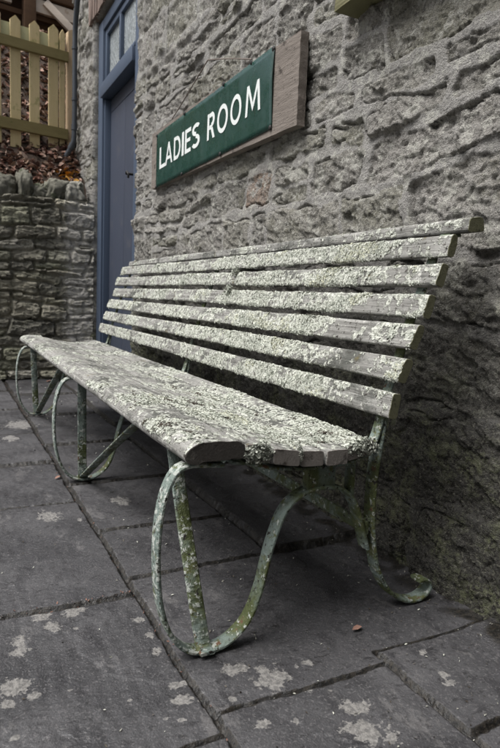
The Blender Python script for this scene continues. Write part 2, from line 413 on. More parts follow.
def build_main_wall():
    xs = [-2.0]
    while xs[-1] < .62: xs.append(xs[-1] + .02)
    while xs[-1] < 6.47: xs.append(xs[-1] + max(.0030, .0027 * xs[-1]))
    xs = np.array(xs)
    for e in (DX0, DX1): xs[np.argmin(abs(xs - e))] = e
    zs = np.concatenate([np.arange(-.12, 2.2, .0045), np.arange(2.2, 4.6, .011)])
    zs[np.argmin(abs(zs - DZ))] = DZ
    X, Z = np.meshgrid(xs, zs, indexing='ij')
    d, idh, lu, lv = stone_layout(X, Z, (.09, .25), .16, .56, 5, 1.0, .38, .95)
    i2 = (idh * 9973) % 1; i3 = (idh * 7919) % 1
    rough = fbm(X * 6, Z * 8, o=6, s=3, gain=.58)
    # split faces: cleavage ridges dipping across the stones, a different set on each
    ang = .30 + .6 * (i2 - .5); a = X * np.cos(ang) + Z * np.sin(ang); bb = -X * np.sin(ang) + Z * np.cos(ang)
    ridge = fbm(a * 7 + idh * 9, bb * 26 + i3 * 7, o=5, s=9, gain=.66, ridged=True)
    jag = .006 * noise(X * 40, Z * 40, s=12) + .004 * noise(X * 90, Z * 90, s=14)
    body = sstep(.002, .014 + .03 * i3, d + jag)
    wu = X + .016 * noise(X * 18, Z * 18, s=301); wv = Z + .016 * noise(X * 18, Z * 18, s=302)
    wa = wu * np.cos(ang) + wv * np.sin(ang); wb = -wu * np.sin(ang) + wv * np.cos(ang)
    fac = .009 * facets(wa * 6 + idh * 5, wb * 15, 310) + .0055 * facets(wa * 15, wb * 34, 320) + .0035 * facets(wa * 38, wb * 66, 330)
    face = .024 * (idh - .5) + .034 * (i2 - .5) * lu * 2 + .024 * (i3 - .5) * lv * 2 + .007 * ridge + fac - .012 * sstep(.2, .5, fbm(X * 10, Z * 15, o=4, s=20, gain=.6))
    # worn pointing: smeared flush over the edges in places, lost in others
    flush = sstep(-.35, .05, fbm(X * 2.6, Z * 2.6, o=4, s=40))
    mw = .008 + .020 * flush * sstep(-.5, .5, noise(X * 7, Z * 7, s=44))
    mort = 1 - sstep(mw * .6, mw + .006, d + .7 * jag)
    level = .005 * flush - .016 * (1 - flush) + .004 * fbm(X * 20, Z * 20, o=4, s=47, gain=.65)
    crack = (1 - sstep(.0, .005, np.abs(d - mw - .002 + .005 * noise(X * 22, Z * 22, s=4)))) * sstep(-.25, .25, noise(X * 5, Z * 8, s=61))
    h = body * face * (1 - mort) + mort * level - .016 * crack + .008 * rough
    fine = fbm(X * 45, Z * 55, o=4, s=70, gain=.7)
    h += (.0052 - .002 * mort) * fine
    low = sstep(.95, .0, Z)
    h += low * (.018 * rough + .016 * fbm(X * 3.2, Z * 5, o=5, s=88, gain=.6)) + .05 * np.exp(-np.maximum(Z, 0) / .10) * (.5 + .5 * noise(X * 4, Z * 2, s=91))
    # keep the bed of the sign board and frames free of stone
    Y = wally(X) + h - .012
    keepout = (X > 1.9) & (X < 4.0) & (Z > 1.38) & (Z < 1.88)
    Y = np.where(keepout, np.minimum(Y, -1.222), Y)
    ci = np.arange(len(xs) - 1); cz = np.arange(len(zs) - 1)
    xm = (xs[:-1] + xs[1:]) / 2; zm = (zs[:-1] + zs[1:]) / 2
    keep = ~(((xm > DX0) & (xm < DX1))[:, None] & (zm < DZ)[None, :])
    V = np.stack([X, Y, Z], -1).reshape(-1, 3); F = grid_faces(len(xs), len(zs), keep)
    nv = len(zs)
    tint = (idh * 131.7) % 1; tint = np.clip(tint + .12 * rough, 0, .999)
    tint = np.where(tint > .94, np.where(i2 > .5, 1.0, .6), np.minimum(tint, .9))
    T = [tint.ravel()]; Mo = [(mort * (.4 + .6 * flush)).ravel()]
    # reveals of the opening
    ex, ef = [V], [F]; base = len(V)
    def strip(idx, flip):
        nonlocal base
        P = V[idx]; n = 8; rows = [idx]
        for k in range(1, n + 1):
            t = k / n; q = P.copy(); q[:, 1] = P[:, 1] * (1 - t) + (-1.47) * t
            w = .012 * fbm(q[:, 2] * 12 + q[:, 0] * 12, q[:, 1] * 14, o=3, s=55)
            q[:, 0 if flip < 2 else 2] += w * min(1, t * 3)
            ex.append(q); rows.append(base + np.arange(len(q))); base += len(q)
            T.append(tint.ravel()[idx]); Mo.append(mort.ravel()[idx])
        R = np.array(rows)
        f = np.stack([R[:-1, :-1], R[:-1, 1:], R[1:, 1:], R[1:, :-1]], -1).reshape(-1, 4)
        ef.append(f if flip % 2 else f[:, ::-1])
    i0 = int(np.argmin(abs(xs - DX0))); i1 = int(np.argmin(abs(xs - DX1))); jz = int(np.argmin(abs(zs - DZ)))
    strip(i0 * nv + np.arange(0, jz + 1), 0); strip(i1 * nv + np.arange(0, jz + 1), 1)
    strip(np.arange(i0, i1 + 1) * nv + jz, 2)
    F = np.concatenate(ef)[:, ::-1]
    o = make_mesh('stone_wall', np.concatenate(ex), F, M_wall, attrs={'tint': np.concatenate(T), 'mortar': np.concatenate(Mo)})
    thing(o, 'tall grey rubble stone wall with worn pointing behind the bench', 'wall')
    # back of the wall so that it has thickness
    b = MB(); b.box((-2.0, -4.5, -.12), (DX0 - .05, -1.5, 4.6)); b.box((DX1 + .05, -4.5, -.12), (6.46, -1.245, 4.6)); b.box((DX0 - .048, -1.95, DZ + .05), (DX1 + .048, -1.5, 4.6)); b.build('wall_core', M_stone2, o)
    # brick head over the door
    b = MB(); x = DX0 - .10; 
    while x < DX1 + .13:
        w = random.uniform(.062, .07)
        yf = float(wally(x)) + random.uniform(.002, .012)
        b.box((x, yf - .12, DZ + .002 + random.uniform(0, .005)), (x + w, yf, DZ + .225 + random.uniform(-.008, .008)), bev=.006, jit=.0015); x += w + .012
    autosmooth(b.build('brick_lintel', M_brick, o))
    return o
build_main_wall()
b = MB(); b.box((-2.6, -1.24, -.1), (-2.0, 1.6, 4.6)); b.box((-2.6, 1.6, -.1), (-2.02, 6.0, 4.6))  # unseen walls added behind the camera to cut the back light
o = b.build('added_light_blocker', M_stone2); thing(o, 'unseen stone-coloured wall added behind the camera to block light', 'light blocker')

# ------------------------------------------------------------------ back wall (dry stone)
BX = 5.66
def build_back_wall():
    ys = np.concatenate([np.arange(-1.215, -.35, .005), np.arange(-.35, 2.6, .02)]); zs = np.arange(-.06, 1.60, .0055)
    Yg, Z = np.meshgrid(ys, zs, indexing='ij')
    d, idh, lu, lv = stone_layout(Yg * 1.0 + 3, Z, (.07, .15), .15, .42, 12, 1.25)
    i2 = (idh * 9973) % 1; i3 = (idh * 7919) % 1
    body = sstep(.0, .020, d + .004 * noise(Yg * 20, Z * 26, s=2))
    rough = fbm(Yg * 10, Z * 16, o=5, s=33, gain=.55)
    h = body * (.045 + .03 * (idh - .5) + .03 * (i2 - .5) * lu * 2 + .02 * (i3 - .5) * lv * 2) + .020 * rough + .012 * fbm(Yg * 8, Z * 30, o=4, s=36, ridged=True)
    h += .007 * fbm(Yg * 40, Z * 60, o=3, s=35)
    wu = Yg + .02 * noise(Yg * 16, Z * 16, s=303); wv = Z + .015 * noise(Yg * 16, Z * 16, s=304)
    h += body * (.016 * facets(wu * 7 + idh * 5, wv * 16, 340) + .008 * facets(wu * 18, wv * 36, 350))
    lime = sstep(-.80, -1.02, Yg + .08 * rough) * sstep(.05, .3, Z)
    h = h * (1 - .45 * lime) + lime * .02
    X = BX - h
    V = np.stack([X, Yg, Z], -1).reshape(-1, 3)
    tint = np.clip((idh * 37.3) % 1 + .1 * rough, 0, 1)
    o = make_mesh('retaining_wall', V, grid_faces(len(ys), len(zs)), M_dry, attrs={'tint': tint, 'lime': lime * .56})
    thing(o, 'low dry stone retaining wall at the far end below the fence', 'wall')
    b = MB(); b.box((BX + .03, -1.21, -.06), (BX + .33, 2.6, 1.585)); b.build('wall_core', M_stone2, o)
    # upright coping stones
    def rock(c, size, mat, seed, rz=0):
        bm = bmesh.new(); bmesh.ops.create_icosphere(bm, subdivisions=5, radius=1)
        v = np.array([q.co[:] for q in bm.verts]); bm.verts.index_update(); f = [[q.index for q in a.verts] for a in bm.faces]; bm.free()
        v = np.sign(v) * np.abs(v) ** .66
        n = fbm(v[:, 0] * 1.3 + seed * 7, v[:, 1] * 1.3, v[:, 2] * 1.3, o=4, s=seed)
        n2 = facets(v[:, 0] * 1.6 + v[:, 1] * 1.1 + seed, v[:, 2] * 1.5 - v[:, 1] * .8, seed + 60) * .16 + facets(v[:, 1] * 3.6 + v[:, 0] * 2, v[:, 2] * 3.4 + v[:, 0], seed + 70) * .07
        v = v * (1 + .26 * n + .8 * n2)[:, None]
        v = v * np.array(size) / 2
        c_, s_ = math.cos(rz), math.sin(rz)
        v = np.stack([v[:, 0], v[:, 1] * c_ - v[:, 2] * s_, v[:, 1] * s_ + v[:, 2] * c_], 1) + np.array(c)
        make_mesh('coping_stone', v, np.array(f), mat, o)
    rock((BX + .12, -.445, 1.635), (.30, .24, .28), M_stone2, 1, .25)
    rock((BX + .10, -.640, 1.675), (.26, .13, .32), M_stone2, 2, -.05)
    rock((BX + .14, -.760, 1.62), (.30, .17, .20), M_stone2, 3, .5)
    rock((BX + .12, -.90, 1.665), (.28, .22, .25), M_stone2, 4, .45)
    rock((BX + .11, -1.055, 1.65), (.28, .21, .25), M_stone3, 5, -.25)
    rock((BX + .16, -1.165, 1.56), (.26, .12, .16), M_stone2, 6, 0)
    y = -.28
    for k in range(13):
        w = random.uniform(.14, .26); rock((BX + .12, y + w / 2, 1.66 + random.uniform(-.03, .03)), (.28, w * 1.1, random.uniform(.22, .4)), M_stone2, 10 + k, random.uniform(-.2, .2)); y += w
    return o
build_back_wall()

# ------------------------------------------------------------------ ground and paving
gm = MB(); gm.box((-40, -30, -.30), (60, 40, -.06)); structure(gm.build('ground', M_ground))

FLAGS = [(-.6, .908, -.445, .62), (.908, 1.49, -.445, .62), (1.49, 2.27, -.445, .62), (2.27, 2.845, -.445, .62), (2.845, 3.45, -.445, .62), (3.45, 4.2, -.445, .62), (4.2, 5.0, -.445, .62), (5.0, 6, -.445, .62),
         (-.6, .5, .62, 1.5), (.5, 1.3, .62, 1.5), (1.3, 2.2, .62, 1.5), (2.2, 3.3, .62, 1.5), (3.3, 4.4, .62, 1.5), (4.4, 6, .62, 1.5),
         (-.6, .6, 1.5, 2.6), (.6, 1.8, 1.5, 2.6), (1.8, 3.0, 1.5, 2.6), (3.0, 4.0, 1.5, 2.6), (4.0, 6, 1.5, 2.6),
         (.968, 1.585, -1.6, -.445), (1.585, 1.95, -.91, -.445), (1.95, 2.49, -.91, -.445), (2.49, 3.19, -.91, -.445), (3.19, 4.0, -.91, -.445), (4.0, 4.8, -.91, -.445), (4.8, 6, -.91, -.445),
         (1.585, 2.6, -1.6, -.91), (2.6, 3.6, -1.6, -.91), (3.6, 4.6, -1.6, -.91), (4.6, 6, -1.6, -.91),
         (-.6, .968, -.872, -.445), (.725, 1.01, -1.6, -.872), (-.6, .725, -1.6, -.872)]
PATCHES = [(1.462,-.199,.025,.025),(1.464,-.271,.034,.033),(1.402,-.214,.021,.022),(1.372,-.264,.009,.01),(1.37,-.138,.019,.021),(1.327,-.13,.018,.02),(1.2,-.113,.03,.036),(1.162,-.139,.013,.016),(1.152,-.094,.015,.019),(1.354,-.413,.015,.015),(1.281,-.415,.012,.012),(1.212,-.413,.015,.016),(1.08,-.415,.014,.017),(1.033,-.406,.016,.02),(.979,-.386,.006,.008),(.996,-.362,.006,.008),(1.085,-.545,.025,.028),(1.027,-.606,.036,.041),(1.041,-.708,.012,.013),(1.039,-.675,.008,.009),(1.002,-.5,.01,.012),(.96,-.654,.011,.012),(.908,-.523,.013,.017),(.89,-.585,.008,.01),(.877,-.714,.023,.028),(.812,-.689,.035,.045),(.78,-.723,.017,.022),(.966,-.975,.011,.012),(.881,-.955,.012,.013),(.855,-.947,.011,.013),(2.135,-.318,.057,.039),(2.07,-.41,.015,.011),(2.226,-.593,.05,.031),(1.051,-.095,.007,.009),(1.074,-.312,.005,.006),(1.151,-.21,.005,.006),(1.019,-.439,.005,.006),(.941,-.698,.005,.006),(3.703,-.382,.12,.083),(3.341,-.294,.07,.042)]

def pave_height(X, Y, full=False):
    wx = X + .010 * noise(X * 3, Y * 3, s=101) + .004 * noise(X * 22, Y * 22, s=102)
    wy = Y + .010 * noise(X * 3, Y * 3, s=103) + .004 * noise(X * 22, Y * 22, s=104)
    d = np.zeros(X.shape); lev = np.zeros(X.shape); tint = np.zeros(X.shape) + .4
    r = np.random.default_rng(4)
    for (a, b, c, e) in FLAGS:
        l, tx, ty, tt = r.uniform(-.005, .005), r.uniform(-.008, .008), r.uniform(-.008, .008), r.random()
        if (a, c) == (1.585, -1.6): l = .016
        if c == -.91: l = -.004
        if (a, c) == (.968, -1.6): a = np.where(wy < -.872, 1.01, .968)
        ins = (wx >= a) & (wx < b) & (wy >= c) & (wy < e)
        dd = np.minimum(np.minimum(wx - a, b - wx) / np.clip(.6 + .45 * X, 1, 3), np.minimum(wy - c, e - wy))
        d = np.where(ins, dd, d); lev = np.where(ins, l + tx * (wx - (a + b) / 2) + ty * (wy - (c + e) / 2), lev); tint = np.where(ins, tt, tint)
    d = d + .0025 * noise(X * 60, Y * 60, s=99)
    jw = np.clip(.0040 + .0022 * (X - 1), .0035, .012); joint = 1 - sstep(jw + .0035, jw + .0075, d)
    h = lev - .013 * (1 - sstep(jw * .9, jw + .0030, d)) + .0022 * fbm(X * 6, Y * 6, o=5, s=110)
    # faint tooling ridges and flaked layers of the slate
    h += .0004 * np.sin((Y * 1.0 + .012 * noise(X * 5, Y * 5, s=7)) * 190) * sstep(.05, .4, noise(X * 2.1, Y * 2.1, s=8))
    lay = fbm(X * 4, Y * 4, o=4, s=115); h += .0016 * sstep(.05, .09, lay) + .0012 * sstep(.25, .28, lay)
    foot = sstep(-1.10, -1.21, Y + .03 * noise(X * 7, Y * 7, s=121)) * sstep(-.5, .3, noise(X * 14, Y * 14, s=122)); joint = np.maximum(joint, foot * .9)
    h += .020 * sstep(-1.12, -1.26, Y) * (.5 + .5 * noise(X * 9, Y * 9, s=120))
    return (h, joint, tint) if full else h

def build_paving():
    xs = [-.6]
    while xs[-1] < .62: xs.append(xs[-1] + .02)
    while xs[-1] < 5.8: xs.append(xs[-1] + max(.0028, .0029 * xs[-1]))
    xs = np.array(xs); ys = np.concatenate([np.arange(-1.36, .12, .0042), np.arange(.12, 2.6, .03)])
    X, Y = np.meshgrid(xs, ys, indexing='ij')
    h, joint, tint = pave_height(X, Y, True)
    patch = np.zeros(X.shape)
    for (a, b, rx, ry) in PATCHES:
        q = 1 - np.sqrt(((X - a) / (rx * 1.08)) ** 2 + ((Y - b) / (ry * 1.08)) ** 2) * .5
        patch = np.maximum(patch, np.where(q > 0, q, 0))
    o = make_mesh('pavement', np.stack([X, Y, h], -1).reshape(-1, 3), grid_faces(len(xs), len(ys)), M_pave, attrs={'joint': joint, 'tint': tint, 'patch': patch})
    structure(o)
build_paving()

# ------------------------------------------------------------------ bench
XN, XF = 1.10, 4.12
bench = empty('garden_bench', (2.6, -.72, 0))
thing(bench, 'long weathered wooden bench crusted with pale lichen on curled green iron legs', 'bench')
BL = np.array((2.6, -.72, 0))
_inv = Matrix.Translation(-Vector(BL))

def under(o, parent=bench):
    """geometry is in world coordinates: shift it under the bench's base"""
    o.data.transform(Matrix.Translation(-Vector(BL))); return o

def lichen_mask(X, A, B, kind):
    """coverage 0..1; bare streaks across the boards"""
    n = fbm(X * 4.5 + 6.0 * B, A * 6, B * 8, o=5, s=140, gain=.66)
    fine = fbm(X * 24, A * 34, B * 34, o=4, s=150, gain=.65)
    m = .50 + 1.15 * n + .65 * fine
    if kind == 'back': m = m - .26 * sstep(XN + .40 + .2 * noise(X * 3, A * 9, B * 9, s=1), XN + .04, X) + .08 * sstep(XN + .3, XN + .6, X) - .20 * sstep(1.6, 2.6, X)
    elif kind == 'rail': m = m - .30
    elif kind == 'nose': m = m - .10 - .20 * sstep(1.5, 2.4, X)
    else: m = m - .05 + .16 * sstep(1.9, 1.4, X) - .26 * sstep(1.6, 2.4, X) - .75 * sstep(XN + .12 + .05 * noise(A * 20, B * 9, s=3), XN + .05, X) * sstep(-.86, -.83, A)
    return m

def plank(name, prof, x0, x1, mats, lich_dir, kind, seed, step=.0045):
    """prof: closed (y,z) loop; swept along x with grain, wear and lichen crust"""
    p = np.asarray(prof, float); L = np.concatenate([[0], np.cumsum(np.linalg.norm(np.diff(np.vstack([p, p[:1]]), axis=0), axis=1))])
    k = max(24, int(L[-1] / step)); q = np.linspace(0, L[-1], k, endpoint=False); pc = np.vstack([p, p[:1]])
    P = np.stack([np.interp(q, L, pc[:, 0]), np.interp(q, L, pc[:, 1])], 1)
    T = np.roll(P, -1, 0) - np.roll(P, 1, 0); T /= np.linalg.norm(T, axis=1)[:, None]
    Nn = np.stack([T[:, 1], -T[:, 0]], 1)
    c = P.mean(0)
    if ((P - c) * Nn).sum() < 0: Nn = -Nn
    xs = [x0]
    while xs[-1] < x1 - .004: xs.append(xs[-1] + max(.004, .0042 * xs[-1]))
    xs[-1] = x1; xs = np.array(xs); nx = len(xs)
    X = np.repeat(xs[:, None], k, 1); A = np.repeat(P[None, :, 0], nx, 0); B = np.repeat(P[None, :, 1], nx, 0)
    m = lichen_mask(X, A, B, kind)
    face = np.clip(Nn @ np.asarray(lich_dir, float), -1, 1); fmask = sstep(.35, .85, face) if kind == 'nose' else sstep(.05, .45, face)
    m = m * fmask[None, :]
    disp = .0012 * fbm(X * 3, A * 120, B * 120, o=3, s=seed) + .0016 * fbm(X * 9, A * 25, B * 25, o=3, s=seed + 1)
    disp += sstep(.35, .7, m) * (.0016 + .0026 * fbm(X * 90, A * 110, B * 110, o=2, s=seed + 2))
    bow = .004 * noise(X * .9, X * 0 + seed * 3.1, s=seed + 5)
    Yv = A + Nn[None, :, 0] * disp; Zv = B + Nn[None, :, 1] * disp + bow
    X2 = X.copy(); X2[0] += .003 * noise(A[0] * 60, B[0] * 60, s=seed); X2[-1] += .003 * noise(A[-1] * 60, B[-1] * 60, s=seed)
    V = np.stack([X2, Yv, Zv], -1).reshape(-1, 3)
    i = np.arange(nx - 1)[:, None] * k + np.arange(k)[None, :]; j = np.arange(nx - 1)[:, None] * k + (np.arange(k) + 1) % k
    F = np.stack([i, j, j + k, i + k], -1).reshape(-1, 4)
    F = [tuple(f) for f in F.tolist()]; fm = [0] * len(F)
    nb = len(V); caps = []
    for e, row in ((0, 0), (1, nx - 1)):
        ring = V[row * k:(row + 1) * k]; cc = ring.mean(0); prev = row * k + np.arange(k)
        for r_i, sc in enumerate((.965,)):
            rr = cc + (ring - cc) * sc; rr[:, 0] += (-1 if e == 0 else 1) * .0014
            caps.append(rr); idx = nb + np.arange(k); nb += k
            for a in range(k):
                b2 = (a + 1) % k; f = (prev[a], prev[b2], idx[b2], idx[a]); F.append(f if e else f[::-1]); fm.append(1)
            prev = idx
        F.append(tuple(prev) if e else tuple(prev[::-1])); fm.append(1)
    V = np.concatenate([V] + caps)
    att = np.concatenate([m.ravel(), np.zeros(len(V) - nx * k)])
    # orientation
    o = make_mesh(name, V, F, mats, bench, attrs={'lichen': att}, fmat=fm)
    bm = bmesh.new(); bm.from_mesh(o.data); bmesh.ops.recalc_face_normals(bm, faces=bm.faces); bm.to_mesh(o.data); bm.free()
    autosmooth(o, 50); under(o)
    for pg in o.data.polygons:
        if pg.material_index == 1: pg.use_smooth = False
    # ---- lichen rosettes standing on the board
    area_faces = fmask > .10
    n_try = int((62000 if kind in ('back', 'rail') else 80000) * (L[-1] * area_faces.mean() / .10))
    u = rng.random(n_try); xr = 1 / (1 / x0 + (1 / x1 - 1 / x0) * u)       # denser towards the near end
    ci = rng.choice(np.where(area_faces)[0], n_try); fr = rng.random(n_try)[:, None]
    pa = P[ci] * (1 - fr) + P[(ci + 1) % k] * fr
    mm = lichen_mask(xr, pa[:, 0], pa[:, 1], kind) * fmask[ci]
    ok = mm > (.46 if kind != 'seat' else .50) + .44 * rng.random(n_try)
    xr, pa, ci, mm = xr[ok], pa[ok], ci[ok], mm[ok]; n = len(xr)
    nrm = np.stack([np.zeros(n), Nn[ci, 0], Nn[ci, 1]], 1)
    cen = np.stack([xr, pa[:, 0], pa[:, 1] + .004 * noise(xr * .9, xr * 0 + seed * 3.1, s=seed + 5)], 1) + nrm * .0016
    nrm = nrm + rng.normal(0, .20, (n, 3)); nrm /= np.linalg.norm(nrm, axis=1)[:, None]
    t1 = np.cross(nrm, rng.normal(0, 1, (n, 3))); t1 /= np.linalg.norm(t1, axis=1)[:, None]; t2 = np.cross(nrm, t1)
    rad = (.0011 + .0042 * rng.random(n) ** 2.2) * (.78 + .22 * xr) * (.8 + .5 * np.clip(mm - .5, 0, .6))
    K = 6; vs = [cen - nrm * (rad * .25)[:, None]]
    for a in range(K):
        th = a * 2 * np.pi / K + rng.normal(0, .25, n); rr = rad * rng.uniform(.55, 1.2, n); up = rad * rng.uniform(-.28, .34, n)
        vs.append(cen + t1 * (rr * np.cos(th))[:, None] + t2 * (rr * np.sin(th))[:, None] + nrm * up[:, None])
    V = np.stack(vs, 1).reshape(-1, 3); b0 = np.arange(n)[:, None] * (K + 1)
    F = np.stack([np.stack([b0[:, 0], b0[:, 0] + 1 + a, b0[:, 0] + 1 + (a + 1) % K], 1) for a in range(K)], 1).reshape(-1, 3)
    tn = np.clip(.55 + .28 * noise(cen[:, 0] * 14, cen[:, 1] * 14, cen[:, 2] * 14, s=171) + rng.normal(0, .22, n), 0, .9)
    tn = np.where((noise(cen[:, 0] * 5, cen[:, 1] * 9, cen[:, 2] * 9, s=177) > .35) & (rng.random(n) < .5), .97, tn)
    dark = np.zeros(n, bool)
    if kind in ('seat', 'nose'): dark = (rng.random(n) < .07) | ((noise(cen[:, 0] * 11, cen[:, 1] * 20, cen[:, 2] * 5, s=181) > .36) & (rng.random(n) < .75))
    else: dark = rng.random(n) < .035
    lo = make_mesh('lichen', V, F, [M_lich, M_debris], o, smooth=False, attrs={'tint': np.repeat(tn, K + 1)}, fmat=np.repeat(dark, K).astype(np.int32)); lo['kind'] = 'stuff'
    under(lo)
    return o

def rect_prof(a, b, c, d, r=.006, n=3):
    """rounded quad through four corners"""
    q = [np.array(v, float) for v in (a, b, c, d)]; out = []
    for i in range(4):
        p0, p1, p2 = q[i - 1], q[i], q[(i + 1) % 4]
        u = (p0 - p1) / np.linalg.norm(p0 - p1); v = (p2 - p1) / np.linalg.norm(p2 - p1)
        for t in np.linspace(0, 1, n): out.append((p1 + u * r) * (1 - t) ** 2 + 2 * p1 * t * (1 - t) + (p1 + v * r) * t * t)
    return out

BACK = [((-1.089, .973), (-1.076, .922), (-1.099, .920), (-1.110, .968)), ((-1.062, .903), (-1.047, .853), (-1.071, .846), (-1.086, .899)),
        ((-1.036, .828), (-1.019, .775), (-1.042, .769), (-1.059, .822)), ((-1.005, .754), (-.983, .700), (-1.006, .693), (-1.028, .748)),
        ((-.975, .673), (-.955, .621), (-.979, .613), (-1.000, .666)), ((-.948, .588), (-.938, .532), (-.964, .527), (-.974, .586)),
        ((-1.182, 1.020), (-1.139, 1.015), (-1.134, .980), (-1.189, .985))]
back_parts = []
for i, q in enumerate(BACK):
    if i < 6:      # boards run a little deeper than their worn front faces
        A_, B_, C_, D_ = [np.array(v) for v in q]; q = (A_ + (A_ - B_) * .02, B_ + (B_ - A_) * .05, C_ + (C_ - D_) * .05, D_ + (D_ - C_) * .02)
    ld = np.array([.93, .36]) if i < 6 else np.array([.35, .94])
    back_parts.append(plank('back_slat', rect_prof(*q, r=.007), XN + random.uniform(-.004, .004) - (.006 if i == 6 else 0), XF + random.uniform(-.02, .03), [M_wood, M_endback], ld, 'back' if i < 6 else 'rail', 200 + i * 13))
# seat: bull-nosed front board and five slats dipping towards the back
nose = spline([(-.560, .494), (-.50, .498), (-.460, .494), (-.438, .478), (-.434, .465), (-.445, .452), (-.462, .449)], 26).tolist() + [(-.478, .455), (-.572, .455), (-.5745, .462), (-.573, .486)]
seat_parts = []
seat_parts.append(plank('seat_slat', nose, 1.130, 4.20, [M_wood, M_endseat], (.2, .98), 'nose', 320))
SEAT = [((-.579, .486), (-.637, .474), (-.637, .440), (-.579, .450), 1.133), ((-.643, .472), (-.712, .461), (-.711, .425), (-.643, .436), 1.126), ((-.718, .459), (-.780, .455), (-.780, .419), (-.718, .422), 1.132), ((-.786, .455), (-.846, .456), (-.846, .419), (-.786, .418), 1.128), ((-.852, .457), (-.925, .470), (-.925, .436), (-.852, .421), 1.136)]
for i, (a, b, c, d, x0) in enumerate(SEAT):
    seat_parts.append(plank('seat_slat', rect_prof(a, b, c, d, r=.006), x0, 4.18 + random.uniform(-.03, .03), [M_wood, M_endslat], (.1, .99), 'seat', 340 + i * 13))

def clump(c, r, n, parent):
    """a cushion of lichen hanging over the end of a board"""
    dirs = rng.normal(0, 1, (n, 3)); dirs /= np.linalg.norm(dirs, axis=1)[:, None]
    dirs[:, 0] = -np.abs(dirs[:, 0]); c = np.array(c); r = np.array(r)
    lump = 1 + .55 * noise(dirs[:, 1] * 3, dirs[:, 2] * 3, dirs[:, 0] * 3, s=9)
    cen = c + dirs * r * lump[:, None] * rng.uniform(.75, 1.05, n)[:, None]
    nrm = dirs + rng.normal(0, .45, (n, 3)); nrm /= np.linalg.norm(nrm, axis=1)[:, None]
    t1 = np.cross(nrm, rng.normal(0, 1, (n, 3))); t1 /= np.linalg.norm(t1, axis=1)[:, None]; t2 = np.cross(nrm, t1)
    rad = .0012 + .0036 * rng.random(n) ** 1.6; K = 6; vs = [cen - nrm * (rad * .3)[:, None]]
    for a in range(K):
        th = a * 2 * np.pi / K + rng.normal(0, .25, n); rr = rad * rng.uniform(.55, 1.2, n); up = rad * rng.uniform(-.2, .7, n)
        vs.append(cen + t1 * (rr * np.cos(th))[:, None] + t2 * (rr * np.sin(th))[:, None] + nrm * up[:, None])
    V = np.stack(vs, 1).reshape(-1, 3); b0 = np.arange(n) * (K + 1)
    F = np.stack([np.stack([b0, b0 + 1 + a, b0 + 1 + (a + 1) % K], 1) for a in range(K)], 1).reshape(-1, 3)
    tn = np.clip(.45 + rng.normal(0, .22, n), 0, .9)
    lo = make_mesh('lichen', V, F, [M_lich], parent, smooth=False, attrs={'tint': np.repeat(tn, K + 1)}); lo['kind'] = 'stuff'; under(lo)
clump((1.136, -.608, .462), (.013, .035, .022), 800, seat_parts[1])
clump((1.142, -.893, .452), (.016, .046, .021), 1000, seat_parts[5])
clump((2.245, -1.055, .905), (.030, .016, .020), 260, back_parts[1])
clump((2.25, -1.030, .828), (.034, .016, .022), 300, back_parts[2])
clump((1.134, -.714, .450), (.009, .008, .020), 160, seat_parts[2])

# iron end frames
HOOP = [(-.535, .436), (-.49, .440), (-.455, .441), (-.430, .430), (-.412, .40), (-.399, .355), (-.392, .29), (-.392, .22), (-.400, .14), (-.424, .066), (-.462, .020), (-.51, .006), (-.562, .014), (-.612, .055), (-.641, .121), (-.658, .193), (-.675, .255), (-.703, .315), (-.745, .347), (-.800, .357), (-.858, .346), (-.898, .308), (-.926, .24), (-.946, .18)]
LEG = [(-.992, .585), (-.978, .52), (-.968, .455), (-.961, .40), (-.957, .33), (-.959, .25), (-.969, .185), (-.988, .115), (-1.030, .050), (-1.086, .012), (-1.135, .006), (-1.168, .022), (-1.172, .044), (-1.155, .058), (-1.132, .059)]
BEAR = [(-.555, .440), (-.60, .434), (-.66, .418), (-.73, .410), (-.80, .408), (-.87, .412), (-.925, .428), (-.952, .462), (-.965, .50), (-.976, .54), (-.990, .60), (-1.011, .66), (-1.035, .74), (-1.061, .81), (-1.088, .88), (-1.113, .95), (-1.135, .977), (-1.175, .981)]
def yz(pts, x, n): p = spline(pts, n); return np.column_stack([np.full(n, x), p])
